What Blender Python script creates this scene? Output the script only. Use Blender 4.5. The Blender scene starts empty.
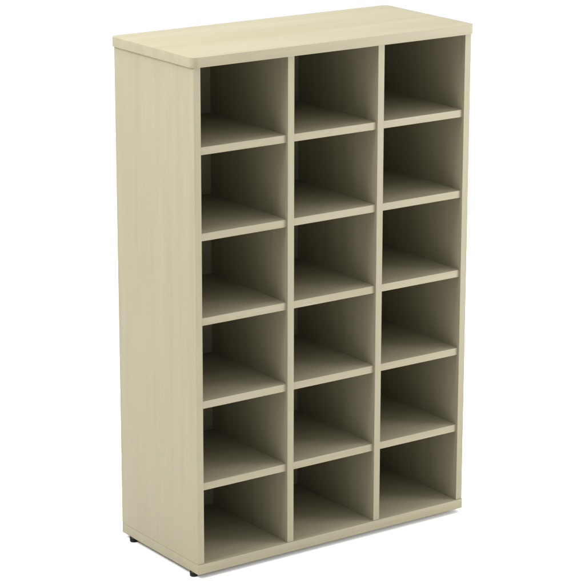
import bpy, bmesh, math, random
from mathutils import Vector, Matrix

S = bpy.context.scene
C = S.collection

# ------------------------------------------------------------------ camera
YAW, PITCH, ROLL = -0.61156, -0.27286, 0.00174
cam_d = bpy.data.cameras.new("camera")
cam = bpy.data.objects.new("camera", cam_d)
C.objects.link(cam)
F = Vector((-math.sin(YAW) * math.cos(PITCH), math.cos(YAW) * math.cos(PITCH), math.sin(PITCH)))
R0 = Vector((math.cos(YAW), math.sin(YAW), 0))
U0 = R0.cross(F)
R = R0 * math.cos(ROLL) + U0 * math.sin(ROLL)
U = -R0 * math.sin(ROLL) + U0 * math.cos(ROLL)
FOOT_H = 0.0122                    # the base stands this far above the floor
m = Matrix((R, U, -F)).transposed().to_4x4()
m.translation = Vector((-2.94109, -4.57302, 2.20588 + FOOT_H))
cam.matrix_world = m
cam_d.sensor_fit = 'HORIZONTAL'
cam_d.sensor_width = 36
cam_d.lens = 2510.9 / 585 * 36
cam_d.shift_x = -(290.889 - 292.5) / 585
cam_d.shift_y = (292.166 - 292.0) / 585
cam_d.clip_end = 500
S.camera = cam

# ------------------------------------------------------------------ light
WALLS, CEIL = .38, 2.02           # radiance at the horizon and overhead
w = bpy.data.worlds.new("World")
S.world = w
w.use_nodes = True
bg = w.node_tree.nodes["Background"]
WN, WL = w.node_tree.nodes, w.node_tree.links
# invented white surroundings: bright overhead, dimmer at the horizon to keep compartments dark
tcw = WN.new("ShaderNodeTexCoord"); sep = WN.new("ShaderNodeSeparateXYZ")
WL.new(tcw.outputs["Generated"], sep.inputs[0])
mrw = WN.new("ShaderNodeMapRange"); mrw.interpolation_type = 'SMOOTHSTEP'
mrw.inputs[1].default_value = .15; mrw.inputs[2].default_value = .85
mrw.inputs[3].default_value = WALLS; mrw.inputs[4].default_value = CEIL
WL.new(sep.outputs[2], mrw.inputs[0]); WL.new(mrw.outputs[0], bg.inputs[1])
bg.inputs[0].default_value = (1.0, 1.0, 1.0, 1)

def area_lamp(name, loc, target, size, power, col=(1, 1, 1)):
    l = bpy.data.lights.new(name, 'AREA')
    l.shape = 'RECTANGLE'
    l.size, l.size_y = size
    l.energy = power
    l.color = col
    o = bpy.data.objects.new(name, l)
    C.objects.link(o)
    o.location = loc
    o.rotation_euler = (Vector(target) - Vector(loc)).to_track_quat('-Z', 'Y').to_euler()
    return o
def added_lamp(name, az, el, dist, size, power, aim=.7):
    """az: degrees to the right of the cabinet's front, el: degrees up, from the cabinet's middle"""
    a, e = math.radians(az), math.radians(el)
    c = Vector((.4, .17, .7))
    p = c + dist * Vector((math.sin(a) * math.cos(e), -math.cos(a) * math.cos(e), math.sin(e)))
    area_lamp(name, p, (.4, .17, aim), (size, size), power)
added_lamp("added_right_fill", 52, 4.5, 3.8, 1.5, 214, aim=3.5)  # added light for the front edges, kept off the visible compartment walls
area_lamp("added_overhead_fill", (.85, .5, 3.3), (.6, .3, 1.2), (1.1, 1.1), 26)  # added to lift the top panel without lighting the front
added_lamp("added_back_left_fill", -150, 60, 3.0, 1.2, 28)  # added from behind, for the top and the floor beyond
added_lamp("added_left_fill", -90, 38, 3.0, 1.2, 90)  # added to brighten the left outer side
added_lamp("added_front_fill", 10, 82, 3.0, 1.4, 20, aim=.4)  # added to whiten the floor in front of the base

S.view_settings.view_transform = 'Standard'
S.view_settings.look = 'None'
S.view_settings.exposure = 0
S.view_settings.gamma = 1
S.cycles.max_bounces = 6
S.cycles.diffuse_bounces = 3
S.cycles.use_denoising = True

# ------------------------------------------------------------------ materials
BASE = (.226, .2065, .139)
def new_mat(name):
    mt = bpy.data.materials.new(name)
    mt.use_nodes = True
    return mt, mt.node_tree.nodes, mt.node_tree.links

def laminate(name, axis, base=BASE, seed=0.0):
    """pale maple-effect melamine, the grain running along one axis"""
    mt, N, L = new_mat(name)
    b = N["Principled BSDF"]
    tc = N.new("ShaderNodeTexCoord")
    def streaks(across, along, detail, off):
        mp = N.new("ShaderNodeMapping")
        s = [across] * 3
        s[axis] = along
        mp.inputs["Scale"].default_value = s
        mp.inputs["Location"].default_value = (seed + off, seed * 1.7 + off, seed * .6)
        L.new(tc.outputs["Object"], mp.inputs[0])
        n = N.new("ShaderNodeTexNoise")
        n.inputs["Scale"].default_value = 1
        n.inputs["Detail"].default_value = detail
        n.inputs["Roughness"].default_value = .62
        n.inputs["Distortion"].default_value = .25
        L.new(mp.outputs[0], n.inputs["Vector"])
        return n
    fine = streaks(330, 6, 6, 3.1)
    broad = streaks(26, 1.1, 3, 11.7)
    flake = streaks(620, 55, 2, 7.3)
    def mr(n, lo, hi, a, c):
        r = N.new("ShaderNodeMapRange")
        r.inputs[1].default_value = lo; r.inputs[2].default_value = hi
        r.inputs[3].default_value = a; r.inputs[4].default_value = c
        L.new(n.outputs[0], r.inputs[0])
        return r
    f = mr(fine, .3, .7, -.5, .5)
    g = mr(broad, .3, .7, -.5, .5)
    h = mr(flake, .3, .7, -.5, .5)
    def math_(op, a, bb):
        q = N.new("ShaderNodeMath"); q.operation = op
        for i, v in enumerate((a, bb)):
            if isinstance(v, (int, float)): q.inputs[i].default_value = v
            else: L.new(v.outputs[0], q.inputs[i])
        return q
    t = math_('ADD', math_('ADD', math_('MULTIPLY', f, .75), math_('MULTIPLY', g, .55)), math_('MULTIPLY', h, .22))
    t = math_('ADD', t, .5)
    ramp = N.new("ShaderNodeMix"); ramp.data_type = 'RGBA'
    ramp.inputs[6].default_value = (base[0] * .91, base[1] * .90, base[2] * .85, 1)
    ramp.inputs[7].default_value = (base[0] * 1.08, base[1] * 1.09, base[2] * 1.13, 1)
    L.new(t.outputs[0], ramp.inputs[0])
    L.new(ramp.outputs[2], b.inputs["Base Color"])
    rr = mr(fine, .3, .7, .50, .60)
    L.new(rr.outputs[0], b.inputs["Roughness"])
    b.inputs["Specular IOR Level"].default_value = .22
    bp = N.new("ShaderNodeBump")
    bp.inputs["Strength"].default_value = .06
    bp.inputs["Distance"].default_value = .0005
    L.new(t.outputs[0], bp.inputs["Height"])
    L.new(bp.outputs[0], b.inputs["Normal"])
    return mt

LAM = {}
def lam(axis, seed):
    k = (axis, seed)
    if k not in LAM:
        LAM[k] = laminate("maple_laminate_" + "xyz"[axis] + "_%d" % seed, axis, seed=seed * 3.37)
    return LAM[k]

black, N_, L_ = new_mat("black_plastic")
bb = N_["Principled BSDF"]
nz = N_.new("ShaderNodeTexNoise"); nz.inputs["Scale"].default_value = 400
mr_ = N_.new("ShaderNodeMapRange"); mr_.inputs[3].default_value = .35; mr_.inputs[4].default_value = .5
L_.new(nz.outputs[0], mr_.inputs[0]); L_.new(mr_.outputs[0], bb.inputs["Roughness"])
bb.inputs["Base Color"].default_value = (.004, .004, .004, 1)
bb.inputs["Specular IOR Level"].default_value = .15

white, N_, L_ = new_mat("white_studio_sweep")
wb = N_["Principled BSDF"]
nz = N_.new("ShaderNodeTexNoise"); nz.inputs["Scale"].default_value = 3
mx = N_.new("ShaderNodeMix"); mx.data_type = 'RGBA'
mx.inputs[6].default_value = (.88, .88, .88, 1); mx.inputs[7].default_value = (.90, .90, .90, 1)
L_.new(nz.outputs[0], mx.inputs[0]); L_.new(mx.outputs[2], wb.inputs["Base Color"])
wb.inputs["Roughness"].default_value = .9
wb.inputs["Specular IOR Level"].default_value = .1

# ------------------------------------------------------------------ helpers
def link(name, bm, mat, parent=None):
    me = bpy.data.meshes.new(name)
    bm.normal_update()
    bm.to_mesh(me); bm.free()
    me.materials.append(mat)
    o = bpy.data.objects.new(name, me)
    C.objects.link(o)
    if parent is not None:
        o.parent = parent
    return o

def board(x0, x1, y0, y1, z0, z1, bev=.0004):
    bm = bmesh.new()
    bmesh.ops.create_cube(bm, size=1)
    for v in bm.verts:
        v.co = Vector((x0 + (v.co.x + .5) * (x1 - x0), y0 + (v.co.y + .5) * (y1 - y0), z0 + (v.co.z + .5) * (z1 - z0)))
    if bev:
        bmesh.ops.bevel(bm, geom=bm.edges[:], offset=bev, segments=2, profile=.5, affect='EDGES')
    return bm

def rounded_slab(x0, x1, y0, y1, z0, z1, r, bev, seg=12):
    """a board whose four corners are rounded in plan, arrises softened"""
    bm = bmesh.new()
    def loop(inset, z):
        vs = []
        for cx, cy, a0 in ((x0 + r, y0 + r, math.pi), (x1 - r, y0 + r, 1.5 * math.pi), (x1 - r, y1 - r, 0), (x0 + r, y1 - r, .5 * math.pi)):
            for k in range(seg + 1):
                a = a0 + k / seg * math.pi / 2
                vs.append(bm.verts.new((cx + (r - inset) * math.cos(a), cy + (r - inset) * math.sin(a), z)))
        return vs
    prof = []
    for k in range(4):
        a = k / 3 * math.pi / 2
        prof.append((bev * (1 - math.sin(a)), z0 + bev * (1 - math.cos(a))))
    for k in range(4):
        a = k / 3 * math.pi / 2
        prof.append((bev * (1 - math.cos(a)), z1 - bev * (1 - math.sin(a))))
    loops = [loop(i, z) for i, z in prof]
    n = len(loops[0])
    side = []
    for a, b in zip(loops, loops[1:]):
        for i in range(n):
            f = bm.faces.new((a[i], a[(i + 1) % n], b[(i + 1) % n], b[i]))
            f.smooth = True
    bm.faces.new(loops[0][::-1])
    bm.faces.new(loops[-1])
    return bm

def lathe(cx, cy, prof, seg=40):
    bm = bmesh.new()
    rings = []
    for r, z in prof:
        rings.append([bm.verts.new((cx + r * math.cos(2 * math.pi * k / seg), cy + r * math.sin(2 * math.pi * k / seg), z)) for k in range(seg)])
    for a, b in zip(rings, rings[1:]):
        for k in range(seg):
            f = bm.faces.new((a[k], a[(k + 1) % seg], b[(k + 1) % seg], b[k])); f.smooth = True
    bm.faces.new(rings[0][::-1]); bm.faces.new(rings[-1])
    return bm

# ------------------------------------------------------------------ setting
bm = bmesh.new()
vs = [bm.verts.new(p) for p in ((-60, -60, 0), (60, -60, 0), (60, 60, 0), (-60, 60, 0))]
bm.faces.new(vs)
fl = link("floor", bm, white)
fl["kind"] = "structure"

# ------------------------------------------------------------------ the cabinet
unit = bpy.data.objects.new("pigeonhole_cabinet", None)
C.objects.link(unit)
unit["label"] = "tall pale maple pigeonhole cabinet with eighteen open compartments, on small black feet"
unit["category"] = "cabinet"

W, D, H = .8, .35152, 1.21636
TT, TB = .0230, .0235            # top and base thickness
O, OB = .0085, .0076             # how far sides and base stand in from the top's ends
F1, FB, FS = .0072, .0042, .0125 # front faces of uprights, base, shelves
TP, TS = .01772, .01774          # upright and shelf thickness
BK = .0073
Z = FOOT_H
D1, D2 = .27064, .52585
YBACK = .328                     # front face of the back panel

o = link("top_panel", rounded_slab(.0013, W - .0013, .0002, D, Z + H - TT, Z + H, .0170, .0006), lam(0, 1), unit)
o = link("base_panel", rounded_slab(OB, W - OB, FB, D - BK, Z, Z + TB, .003, .0007, 6), lam(0, 2), unit)
G = .00015                       # hairline joint between boards
zs0, zs1 = Z + TB + G, Z + H - TT - G
link("side_panel", board(O, O + TP, F1, D - BK, zs0, zs1), lam(2, 3), unit)
link("side_panel", board(W - O - TP, W - O, F1, D - BK, zs0, zs1), lam(2, 4), unit)
for k, c in enumerate((D1, D2)):
    link("divider", board(c - TP / 2, c + TP / 2, F1, YBACK - G, zs0, zs1), lam(2, 5 + k), unit)
link("back_panel", board(O + TP + G, W - O - TP - G, YBACK, YBACK + .008, zs0, zs1, .0003), lam(2, 7), unit)

cols = ((O + TP, D1 - TP / 2), (D1 + TP / 2, D2 - TP / 2), (D2 + TP / 2, W - O - TP))
for i in range(5):
    zc = Z + .21106 + i * (1.00248 - .21106) / 4
    for j, (a, b) in enumerate(cols):
        link("shelf", board(a + G, b - G, FS, YBACK - G, zc - TS / 2, zc + TS / 2, .0005), lam(0, 8 + (i * 3 + j * 2) % 5), unit)

prof = [(.0086, 0), (.0096, .0010), (.0096, Z - .0001)]
for x in (.0145, W - .034):
    for y in (.0345 if x < .4 else .050, .3020):
        link("foot", lathe(x, y, prof), black, unit)
